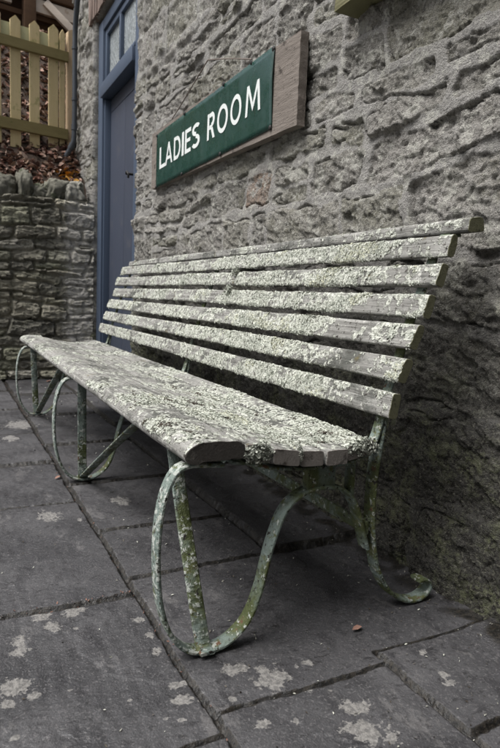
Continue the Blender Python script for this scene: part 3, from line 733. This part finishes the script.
for fx, braces in ((1.17, [((1.168, -.506, .014), (1.385, -.50, .440))]), (2.526, [((2.522, -.508, .014), (2.51, -.502, .440)), ((2.526, -.512, .014), (1.74, -.530, .422))]), (3.974, [((3.974, -.516, .014), (3.12, -.530, .422)), ((3.978, -.508, .014), (4.05, -.50, .440))])):
    fr = empty('iron_frame', (fx - BL[0], 0, 0)); fr.parent = bench
    def fin(mb, nm):
        o = autosmooth(mb.build(nm, M_iron, fr, smooth=True), 45)
        o.data.transform(Matrix.Translation(-Vector((fx, BL[1], 0)))); return o
    b = MB(); b.sweep(yz(HOOP, fx, 110), .041, .0095, (1, 0, 0), bulge=.0012); fin(b, 'front_leg')
    b = MB(); b.sweep(yz(LEG, fx + .001, 80), .041, .0100, (1, 0, 0), bulge=.0012); fin(b, 'back_leg')
    b = MB(); b.sweep(yz(BEAR, fx - .001, 80), .032, .008, (1, 0, 0)); fin(b, 'seat_bearer')
    b = MB(); b.box((fx - .014, -.835, .351), (fx + .014, -.757, .4045), bev=.004); fin(b, 'spacer')
    b = MB(); b.box((fx - .016, -.892, .320), (fx + .016, -.882, .4125), bev=.002); fin(b, 'strut')
    for p, q in braces:
        p, q = np.array(p), np.array(q); t = np.linspace(0, 1, 24)[:, None]
        pts = p + (q - p) * t; pts[:, 0] += .006 * np.sin(t[:, 0] * 3)
        foot = np.array([p + (0.030 * np.sign(p[0] - q[0]) if abs(p[0] - q[0]) > .03 else .028) * np.array([1, 0, 0]) * s for s in (1, .5)])
        foot[:, 2] = .0125
        b = MB(); b.sweep(np.vstack([foot, pts]) if abs(q[0] - p[0]) < .3 else pts, .036, .008, (0, 1, 0)); 
        b.tube([(p[0] + .012, p[1], .010), (p[0] + .012, p[1], .022)], .007, 8)
        fin(b, 'brace')
    for (y, z) in ((-.944, .25), (-.9515, .44)):
        b = MB(); b.tube([(fx, y - .03, z), (fx, y + .012, z)], .008, 8); fin(b, 'bolt')
b = MB(); b.sweep(np.column_stack([np.linspace(1.155, 3.99, 40), np.full(40, -.9405), np.full(40, .236)]), .034, .008, (0, 0, 1)); under(autosmooth(b.build('stretcher', M_iron, bench)))

# ------------------------------------------------------------------ sign
sg = empty('wall_sign', (3.0, -1.19, 1.62))
thing(sg, 'green enamel LADIES ROOM sign on a weathered board screwed to the wall', 'sign')
def signfin(o):
    o.data.transform(Matrix.Translation(-Vector((3.0, -1.19, 1.62)))); return o
SY = -1.190
def rough_board(name, x0, x1, z0, z1, y0, y1, mat, parent, seed, skew=0.0):
    """sawn board with split, worn ends"""
    nx, nz = 90, 26; xs = np.linspace(0, 1, nx); zs = np.linspace(0, 1, nz)
    Xg, Zg = np.meshgrid(xs, zs, indexing='ij')
    Xw = x0 + (x1 - x0) * Xg; Zw = z0 + (z1 - z0) * Zg + skew * (Xg - .5)
    eL = .006 * fbm(Zw * 30, Zw * 0, o=3, s=seed); eR = .006 * fbm(Zw * 30, Zw * 0 + 4, o=3, s=seed)
    Xw = Xw + np.where(Xg == 0, eL, 0) + np.where(Xg == 1, eR, 0)
    Zw = Zw + np.where((Zg == 0) | (Zg == 1), .004 * fbm(Xw * 8, Zw * 3, o=3, s=seed + 2), 0)
    Yw = y1 - .0035 * (1 + fbm(Xw * 7, Zw * 80, o=4, s=seed + 3, gain=.65)) * ((Xw < 2.22) | (Xw > 3.74))
    fr = np.stack([Xw, Yw, Zw], -1).reshape(-1, 3); bk = fr.copy(); bk[:, 1] = y0
    F = grid_faces(nx, nz); n = len(fr); F2 = F[:, ::-1] + n
    per = np.concatenate([np.arange(nx) * nz, (nx - 1) * nz + np.arange(1, nz), (np.arange(nx - 2, -1, -1)) * nz + nz - 1, np.arange(nz - 2, 0, -1)])
    pn = np.roll(per, -1); S = np.stack([per, per + n, pn + n, pn], 1)
    o = make_mesh(name, np.concatenate([fr, bk]), np.concatenate([F[:, ::-1], F2[:, ::-1], S[:, ::-1]]), mat, parent)
    return autosmooth(o, 40)
signfin(rough_board('backing_board', 2.045, 3.845, 1.461, 1.800, -1.232, SY - .003, M_board, sg, 5, .010))
# enamel sheet, slightly tilted clockwise in the photo's view
def pt(x, z, y=SY): return (x, y, z)
nx, nz = 60, 14; V = []; 
for i in range(nx):
    for j in range(nz):
        u, v = i / (nx - 1), j / (nz - 1); x = 3.730 + (2.232 - 3.730) * u
        z = (1.457 + .026 * u) * (1 - v) + (1.776 + .024 * u) * v
        q_ = max(0, min(1, (u - .72) / .25)); V.append((x, SY + .0012 * math.sin(u * 9) * v + .010 * q_ * (v if v < .62 else (.62 - (v - .62) * 1.5)), z))
V = np.array(V); F = grid_faces(nx, nz); ii, jj = np.meshgrid(np.arange(nx), np.arange(nz), indexing='ij')
ed = np.minimum(np.minimum(ii, nx - 1 - ii) * 1.5 / (nx - 1), np.minimum(jj, nz - 1 - jj) * .325 / (nz - 1))
o = make_mesh('sign_panel', V, F, M_signg, sg, attrs={'edge': np.clip(1 - ed / .055, 0, 1).ravel() ** 1.5})
md = o.modifiers.new('thick', 'SOLIDIFY'); md.thickness = .0022; md.offset = 0
signfin(o)
# letters: strokes as flat painted shapes; glyph space height 1, width w
def letters():
    b = MB(); dep = [0]
    def zc(x): # baseline and cap line follow the tilt of the sheet
        u = (3.730 - x) / 1.498; return 1.457 + .026 * u, 1.776 + .024 * u
    def place(P, gx0, gx1, w):
        P = np.asarray(P, float); x = gx0 + (gx1 - gx0) * P[:, 0] / w
        lo, hi = zip(*[zc(a) for a in x]); lo = np.array(lo); hi = np.array(hi)
        z = lo + (hi - lo) * (.315 + .395 * P[:, 1]); return x, z
    def poly(P, gx0, gx1, w):
        x, z = place(P, gx0, gx1, w); n = len(x); dep[0] += 1; u_ = (3.73 - x) / 1.498; q_ = np.clip((u_ - .72) / .25, 0, 1); v_ = (z - (1.457 + .026 * u_)) / .318; y = SY + .0026 + .00012 * (dep[0] % 9) + .0012 * np.sin(u_ * 9) * v_ + .010 * q_ * np.where(v_ < .62, v_, .62 - (v_ - .62) * 1.5)
        b.add(np.stack([x, y, z], 1), [tuple(range(n))])
    def bar(p, q, t, g):   # stroke with square ends
        p = np.array(p, float); q = np.array(q, float); d = q - p; d /= np.linalg.norm(d); nrm = np.array([-d[1], d[0]]) * t / 2
        poly([p + nrm, q + nrm, q - nrm, p - nrm], *g)
    def arc(c, rx, ry, a0, a1, t, g, n=26):
        th = np.radians(np.linspace(a0, a1, n)); 
        o_ = np.stack([c[0] + (rx + t / 2) * np.cos(th), c[1] + (ry + t / 2) * np.sin(th)], 1); i_ = np.stack([c[0] + (rx - t / 2) * np.cos(th), c[1] + (ry - t / 2) * np.sin(th)], 1)
        x, z = place(np.vstack([o_, i_]), *g); dep[0] += 1; u_ = (3.73 - x) / 1.498; q_ = np.clip((u_ - .72) / .25, 0, 1); v_ = (z - (1.457 + .026 * u_)) / .318; y = SY + .0026 + .00012 * (dep[0] % 9) + .0012 * np.sin(u_ * 9) * v_ + .010 * q_ * np.where(v_ < .62, v_, .62 - (v_ - .62) * 1.5)
        b.add(np.stack([x, y, z], 1), [(k, k + 1, n + k + 1, n + k) for k in range(n - 1)])
    t = .165
    g = (3.660, 3.553, .62); bar((t / 2, 0), (t / 2, 1), t, g); bar((t, t / 2), (.62, t / 2), t, g)
    signfin(b.build('letter', M_white, sg)); b = MB()
    g = (3.552, 3.424, .92); poly([(0, 0), (.165, 0), (.50, .86), (.46, 1), (.385, 1)], *g); poly([(.92, 0), (.755, 0), (.42, .86), (.46, 1), (.535, 1)], *g); bar((.20, .30), (.72, .30), t * .9, g)
    signfin(b.build('letter', M_white, sg)); b = MB()
    g = (3.399, 3.292, .80); bar((t / 2, 0), (t / 2, 1), t, g); bar((t, 1 - t / 2), (.34, 1 - t / 2), t, g); bar((t, t / 2), (.34, t / 2), t, g); arc((.34, .5), .46 - t / 2, .5 - t / 2, -90, 90, t, g)
    signfin(b.build('letter', M_white, sg)); b = MB()
    g = (3.272, 3.239, .165); bar((t / 2, 0), (t / 2, 1), t, g)
    signfin(b.build('letter', M_white, sg)); b = MB()
    g = (3.222, 3.134, .60); bar((t / 2, 0), (t / 2, 1), t, g); bar((t, t / 2), (.60, t / 2), t, g); bar((t, 1 - t / 2), (.60, 1 - t / 2), t, g); bar((t, .52), (.55, .52), t * .9, g)
    signfin(b.build('letter', M_white, sg)); b = MB()
    g = (3.118, 3.006, .64); arc((.33, .745), .33 - t / 2, .255 - t / 2, 35, 270, t, g); arc((.31, .275), .33 - t / 2, .275 - t / 2, -150, 90, t, g)
    signfin(b.build('letter', M_white, sg)); b = MB()
    g = (2.907, 2.814, .66); bar((t / 2, 0), (t / 2, 1), t, g); bar((t, 1 - t / 2), (.34, 1 - t / 2), t, g); bar((t, .46), (.34, .46), t, g); arc((.34, .73), .29 - t / 2, .27 - t / 2 + .02, -90, 90, t, g); poly([(.30, .42), (.47, .44), (.68, 0), (.50, 0)], *g)
    signfin(b.build('letter', M_white, sg)); b = MB()
    for g in ((2.785, 2.661, .96), (2.632, 2.513, .96)): arc((.48, .5), .48 - t / 2, .52 - t / 2, 0, 360, t, g, 40); signfin(b.build('letter', M_white, sg)); b = MB()
    g = (2.472, 2.327, 1.06); poly([(0, 0), (.155, 0), (.24, 1), (.10, 1)], *g); poly([(1.06, 0), (.905, 0), (.82, 1), (.96, 1)], *g); poly([(.12, 1), (.26, 1), (.60, .22), (.53, .08), (.46, .22)], *g); poly([(.94, 1), (.80, 1), (.46, .22), (.53, .08), (.60, .22)], *g)
    signfin(b.build('letter', M_white, sg))
letters()
for (x, z) in [(2.240, 1.790), (2.436, 1.799), (2.725, 1.792), (3.243, 1.786), (3.722, 1.770), (3.720, 1.462), (3.264, 1.468), (2.738, 1.478), (2.240, 1.488)]:
    bm = bmesh.new(); bmesh.ops.create_uvsphere(bm, u_segments=10, v_segments=6, radius=.0105)
    for v in bm.verts: v.co = Vector((x + v.co.x, SY + .0025 + max(-.002, v.co.y * .55), z + v.co.z))
    me = bpy.data.meshes.new('screw_head'); bm.to_mesh(me); bm.free(); me.materials.append(M_dark); signfin(link(bpy.data.objects.new('screw_head', me), sg))

w = MB(); p = spline([(3.50, -1.206, 1.822), (3.40, -1.204, 1.845), (3.202, -1.205, 1.908), (3.05, -1.203, 1.952), (2.965, -1.200, 1.974), (2.94, -1.199, 1.970), (2.69, -1.200, 1.897), (2.46, -1.200, 1.822)], 60); w.tube(p, .0032, 6)
thing(w.build('cable', mat_simple('rusty_cable', (.10, .08, .065), (.19, .16, .14), 60)), 'thin slack cable strung on the wall above the green sign', 'cable')

# mossy timber ledge cut by the top of the picture
o = rough_board('timber_ledge', 1.05, 1.785, 1.752, 1.835, -1.30, -1.165, M_mossy, None, 9)
thing(o, 'short mossy timber block jutting from the stone wall up right of the sign', 'timber')

# ------------------------------------------------------------------ door
dr = empty('door', (4.95, -1.28, 0)); thing(dr, 'tall slate blue wooden door with a patterned glass transom above', 'door')
def dfin(o): o.data.transform(Matrix.Translation(-Vector((4.95, -1.28, 0)))); return o
FY = -1.245
b = MB()
b.box((5.455, FY - .11, 0), (5.612, FY, 3.095), bev=.006); b.box((5.430, FY - .11, 0), (5.453, FY - .018, 2.445), bev=.004)
b.box((4.332, FY - .11, 0), (4.450, FY, 3.095), bev=.006); b.box((4.452, FY - .11, 0), (4.470, FY - .018, 2.445), bev=.004)
b.box((4.452, FY - .112, 3.010), (5.453, FY - .002, 3.097), bev=.006)
dfin(autosmooth(b.build('door_frame', M_frame, dr)))
b = MB(); b.box((4.454, FY - .10, 2.450), (5.451, FY + .022, 2.550), bev=.008); b.box((4.454, FY - .10, 2.552), (5.451, FY + .006, 2.582), bev=.006)
dfin(autosmooth(b.build('transom_bar', M_frame, dr)))
b = MB(); b.box((4.475, FY - .115, .012), (5.427, FY - .075, 2.447), bev=.004)
b.box((4.475, FY - .08, 2.34), (5.427, FY - .068, 2.445), bev=.003); b.box((4.478, FY - .08, .02), (4.955, FY - .0705, 2.337), bev=.002); b.box((4.957, FY - .08, .02), (5.425, FY - .0700, 2.337), bev=.002)
lf = dfin(autosmooth(b.build('door_leaf', M_door, dr)))
b = MB(); b.tube([(4.60, FY - .072, 1.69), (4.60, FY + .012, 1.69)], .010, 10); b.tube(spline([(4.60, FY + .010, 1.69), (4.57, FY + .014, 1.70), (4.54, FY + .012, 1.675), (4.545, FY + .01, 1.65)], 14), .008, 8)
o = dfin(autosmooth(b.build('handle', M_dark, lf)))
b = MB()
b.box((5.395, FY - .075, 2.584), (5.452, FY - .02, 3.007), bev=.005); b.box((4.454, FY - .075, 2.584), (4.503, FY - .02, 3.007), bev=.005)
b.box((4.505, FY - .074, 2.960), (5.393, FY - .021, 3.006), bev=.005); b.box((4.505, FY - .074, 2.585), (5.393, FY - .021, 2.622), bev=.005); b.box((4.935, FY - .073, 2.624), (4.980, FY - .018, 2.958), bev=.005)
tw = dfin(autosmooth(b.build('transom_window', M_frame, dr)))
for x0, x1 in ((4.505, 4.936), (4.979, 5.394)):
    b = MB(); b.box((x0, FY - .053, 2.619), (x1, FY - .048, 2.963)); dfin(b.build('pane', mat_glass(), tw))
b = MB(); b.box((4.15, -1.62, 2.3), (5.68, -1.56, 3.25)); dfin(b.build('dark_interior', M_dark, dr))

# ------------------------------------------------------------------ drain pipe
b = MB()
p = spline([(6.02, -1.150, 3.62), (6.06, -1.150, 3.50), (6.17, -1.15, 3.30), (6.20, -1.15, 3.10), (6.20, -1.15, 2.6), (6.20, -1.145, 2.28), (6.21, -1.13, 2.20), (6.24, -1.08, 2.10), (6.28, -1.02, 2.00), (6.30, -.98, 1.93)], 70)
b.tube(p, .024, 12); b.tube(p[49:52], .029, 12); b.tube([p[-14], p[-13], p[-12]], .030, 12)
for i in (22, 40): b.tube([p[i] + [0, 0, -.012], p[i] + [0, 0, .012]], .029, 12); 
thing(autosmooth(b.build('drain_pipe', M_pipe)), 'narrow grey drain pipe running down the wall beside the fence', 'pipe')

# ------------------------------------------------------------------ bank, fence, timber shed
def bank_z(X, Y):
    z = np.where(X < 6.3, 1.60 + (X - 5.75) * .95, 2.12 + (X - 6.3) * 1.08)
    z = np.minimum(z, 3.76 + .03 * (X - 7.8)); return z + .05 * noise(X * 3, Y * 3, s=400) + .03 * noise(X * 9, Y * 9, s=401)
xs = np.linspace(5.72, 12, 160); ys = np.linspace(-5, 5, 190); X, Y = np.meshgrid(xs, ys, indexing='ij')
structure(make_mesh('hillside', np.stack([X, Y, bank_z(X, Y)], -1).reshape(-1, 3), grid_faces(160, 190), M_soil))

def leaves(n, px, py, pz, size, tint, name, mat, flat=.35):
    nrm = np.stack([np.zeros(n), np.zeros(n), np.ones(n)], 1) + rng.normal(0, flat, (n, 3)); nrm /= np.linalg.norm(nrm, axis=1)[:, None]
    t1 = np.cross(nrm, rng.normal(0, 1, (n, 3))); t1 /= np.linalg.norm(t1, axis=1)[:, None]; t2 = np.cross(nrm, t1)
    c = np.stack([px, py, pz], 1); s = size[:, None]
    prof = [(-1, 0, .1), (-.45, .42, .22), (.25, .40, .18), (1, 0, .05), (.25, -.40, .2), (-.45, -.42, .25), (0, 0, -.02)]
    V = np.stack([c + s * (t1 * a + t2 * b_ + nrm * (h + rng.uniform(-.08, .12, n)[:, None])) for a, b_, h in prof], 1).reshape(-1, 3)
    k = np.arange(n)[:, None] * 7
    F = np.stack([np.concatenate([k + 6, k + a, k + (a + 1) % 6], 1) for a in range(6)], 1).reshape(-1, 3)
    return make_mesh(name, V, F, mat, attrs={'tint': np.repeat(tint, 7)})
n = 5200; lx = rng.uniform(5.76, 8.3, n); ly = np.where(lx > 6.5, rng.uniform(-2.2, .9, n), -1.16 + rng.random(n) ** 1.3 * 2.2)
o = leaves(n, lx, ly, bank_z(lx, ly) + .012, rng.uniform(.022, .052, n), np.clip(rng.random(n), 0, .92), 'leaf_litter', M_leaf, .6); o['kind'] = 'stuff'
lab = ['bright orange leaf cluster lying at the foot of the drain pipe']
n = 16; lx = rng.normal(6.0, .05, n); ly = rng.normal(-1.06, .05, n); ly = np.maximum(ly, -1.15)
o = leaves(n, lx, ly, bank_z(lx, ly) + .035 + .02 * rng.random(n), rng.uniform(.03, .055, n), np.full(n, 1.0), 'orange_leaves', M_leaf, .5); o['kind'] = 'stuff'

FR = np.array([6.4, -1.150, 0]); FD = np.array([-.177, .984, 0]); FN = np.array([-.984, -.177, 0])   # towards the camera
fence = empty('picket_fence', FR); thing(fence, 'weathered wooden picket fence standing above the retaining wall', 'fence')
def fpoint(t, o, z): return FR + FD * t + FN * o + np.array([0, 0, z])
def fbox(b, t0, t1, o0, o1, z0, z1, peak=0, zs=0):
    vs = []
    for o_ in (o0, o1):
        vs += [fpoint(t0, o_, z0), fpoint(t1, o_, z0 + zs), fpoint(t1, o_, z1 + zs), fpoint((t0 + t1) / 2, o_, z1 + peak + zs / 2), fpoint(t0, o_, z1)]
    b.add(vs, [(0, 1, 2, 3, 4), (9, 8, 7, 6, 5), (0, 5, 6, 1), (1, 6, 7, 2), (2, 7, 8, 3), (3, 8, 9, 4), (4, 9, 5, 0)])
def fpart(b, nm, mat, bev=.003):
    o = b.build(nm, mat, fence)
    o.data.transform(Matrix.Translation(-Vector(FR)))
    bm = bmesh.new(); bm.from_mesh(o.data); bmesh.ops.recalc_face_normals(bm, faces=bm.faces); bmesh.ops.bevel(bm, geom=list(bm.edges), offset=bev, segments=2, affect='EDGES'); bm.to_mesh(o.data); bm.free()
    return autosmooth(o, 30)
b = MB(); fbox(b, -.035, .035, -.05, .022, 1.9, 3.30, .02); fpart(b, 'end_post', M_picketbrown)
for t, w, mt in [(.085, .052, M_picket), (.172, .094, M_picket), (.352, .094, M_picket), (.528, .094, M_picket), (.705, .094, M_picket)] + [(.88 + .176 * k, .09, M_picket) for k in range(10)]:
    b = MB(); dz = random.uniform(-.012, .012); fbox(b, t - w / 2, t + w / 2, -.018, .004, 2.135 + dz, 3.272 + dz, .045, random.uniform(-.004, .004)); fpart(b, 'picket', mt)
for z0, z1 in ((2.275, 2.375), (3.005, 3.095)):
    b = MB(); fbox(b, .040, 2.6, .006, .050, z0, z1); fpart(b, 'rail', M_rail)
b = MB(); fbox(b, .06, 2.6, -.060, -.021, 3.11, 3.235); fpart(b, 'rail', M_railpale)
b = MB(); fbox(b, .06, 2.6, -.060, -.021, 2.30, 2.36); fpart(b, 'rail', M_rail)

shed = empty('timber_shelter', (8.6, -.9, 3.7)); thing(shed, 'raised timber shelter frame seen over the top of the fence', 'shelter')
def sfin(o): o.data.transform(Matrix.Translation(-Vector((8.6, -.9, 3.7)))); return autosmooth(o, 30)
rz = Matrix.Rotation(math.radians(10), 4, 'Z')
C0 = (8.6, -.9, 4.3)
b = MB(); b.box((8.56, -2.6, 4.315), (8.62, -1.095, 4.475), bev=.006, rot=rz, c=C0); sfin(b.build('fascia_board', M_cream, shed))
b = MB(); b.box((8.52, -2.6, 4.495), (8.60, 1.2, 4.60), bev=.006, rot=rz, c=C0); b.box((8.63, -2.6, 4.25), (8.70, -.6, 4.312), bev=.006, rot=rz, c=C0); sfin(b.build('beam', M_brownt, shed))
b = MB(); b.box((8.50, -1.09, 3.7), (8.62, -.945, 4.493), bev=.008, rot=rz, c=C0); sfin(b.build('post', M_brownt, shed))
b = MB(); b.box((8.50, .9, 3.7), (8.62, 1.04, 4.493), bev=.008, rot=rz, c=C0); sfin(b.build('post', M_brownt, shed))
b = MB(); b.box((8.72, -2.6, 4.0), (8.77, -1.02, 4.245), bev=.006, rot=rz, c=C0); sfin(b.build('back_board', M_brownt, shed))
b = MB(); b.box((8.57, -1.44, 4.02), (8.615, -1.34, 4.45), bev=.005, rot=Matrix.Rotation(math.radians(-52), 4, 'X') @ rz, c=(8.59, -1.30, 4.28)); sfin(b.build('brace', M_cream, shed))
b = MB(); b.box((8.60, -2.6, 4.62), (10.4, 1.3, 4.68), rot=rz, c=C0); sfin(b.build('roof', M_brownt, shed))
b = MB(); b.box((8.64, -.83, 4.36), (8.70, 1.2, 4.46), bev=.005, rot=rz, c=C0); sfin(b.build('beam', M_cream, shed))

# ------------------------------------------------------------------ small fallen things
def one_leaf(x, y, size, tint, rot, label, group=None):
    z = float(pave_height(np.array([[x]]), np.array([[y]]))[0, 0])
    o = leaves(1, np.array([0.]), np.array([0.]), np.array([.004]), np.array([size]), np.array([tint]), 'fallen_leaf', M_leaf, .05)
    o.location = (x, y, z + .002); o.rotation_euler = (0, 0, rot); thing(o, label, 'leaf', group)
one_leaf(1.109, -.893, .018, .42, 1.9, 'reddish brown leaf on the paving beside the near back leg', 'fallen leaves')
one_leaf(2.588, -.418, .020, .45, 1.0, 'dark red leaf by the foot of the middle front leg', 'fallen leaves')
one_leaf(5.45, -.80, .035, .35, 2.0, 'dark curled leaf at the foot of the retaining wall', 'fallen leaves')
n = 1700
ly = np.concatenate([-1.24 + .75 * rng.random(1300) ** 1.6, rng.uniform(-1.2, .1, 400)]); lx = .7 * (6.0 / .7) ** rng.random(n)
h = pave_height(lx[:, None], ly[:, None])[:, 0]
o = leaves(n, lx, ly, h + .002, (.0008 + .0036 * rng.random(n) ** 2) * (.7 + .3 * lx), rng.random(n) ** 1.2, 'fallen_crumbs', M_crumb, .5); o['kind'] = 'stuff'
n = 260; yj = -.445 + rng.normal(0, .008, n); xj = rng.uniform(.8, 5.5, n); q = rng.random(n) < .35; xj = np.where(q, 1.49 + rng.normal(0, .008, n), xj); yj = np.where(q, rng.uniform(-.44, .1, n), yj)
h = pave_height(xj[:, None], yj[:, None])[:, 0]
o = leaves(n, xj, yj, h + .002, rng.uniform(.0015, .0045, n), rng.random(n) * .35, 'joint_debris', M_leaf, .5); o['kind'] = 'stuff'

# ------------------------------------------------------------------ camera
f, yaw, pitch, roll = 600.0, -0.47223812, -0.12573217, 0.04228993
cy, sy_, cp, sp = math.cos(yaw), math.sin(yaw), math.cos(pitch), math.sin(pitch)
Fw = np.array([cy * cp, sy_ * cp, sp]); r = np.array([sy_, -cy, 0]); u = np.cross(r, Fw)
r2 = math.cos(roll) * r + math.sin(roll) * u; u2 = -math.sin(roll) * r + math.cos(roll) * u
cam = bpy.data.cameras.new('camera'); co = bpy.data.objects.new('camera', cam); link(co)
co.matrix_world = Matrix(((r2[0], u2[0], -Fw[0], 0), (r2[1], u2[1], -Fw[1], 0), (r2[2], u2[2], -Fw[2], .80), (0, 0, 0, 1)))
cam.sensor_fit = 'HORIZONTAL'; cam.sensor_width = 36; cam.lens = f / 500 * 36; cam.clip_start = .05; cam.clip_end = 500
cam.dof.use_dof = True; cam.dof.focus_distance = 1.7; cam.dof.aperture_fstop = 11
scene.camera = co

# ------------------------------------------------------------------ light: overcast day
SUN_EL, SUN_AZ = 60, 88      # azimuth measured from +x towards +y
W = bpy.data.worlds.new('World'); scene.world = W; W.use_nodes = True; nt = W.node_tree
bg = nt.nodes['Background']; sky = nt.nodes.new('ShaderNodeTexSky'); sky.sky_type = 'NISHITA'; sky.sun_disc = False
sky.sun_elevation = math.radians(SUN_EL); sky.sun_rotation = math.radians(90 - SUN_AZ); sky.air_density = 1.0; sky.dust_density = 4.0
hs = nt.nodes.new('ShaderNodeHueSaturation'); hs.inputs['Saturation'].default_value = .40
nt.links.new(sky.outputs[0], hs.inputs['Color']); nt.links.new(hs.outputs[0], bg.inputs[0]); bg.inputs[1].default_value = .05
sun = bpy.data.lights.new('sun', 'SUN'); sun.energy = 1.5; sun.angle = math.radians(42); sun.color = (1, .99, .98)
so = bpy.data.objects.new('sun', sun); link(so)
d = Vector((math.cos(math.radians(SUN_EL)) * math.cos(math.radians(SUN_AZ)), math.cos(math.radians(SUN_EL)) * math.sin(math.radians(SUN_AZ)), math.sin(math.radians(SUN_EL))))
so.rotation_euler = d.to_track_quat('Z', 'Y').to_euler(); so.location = (0, 0, 8)
vs = scene.view_settings; vs.view_transform = 'Standard'; vs.look = 'None'; vs.gamma = 1; vs.use_curve_mapping = False; vs.exposure = 1.72
scene.cycles.use_denoising = True
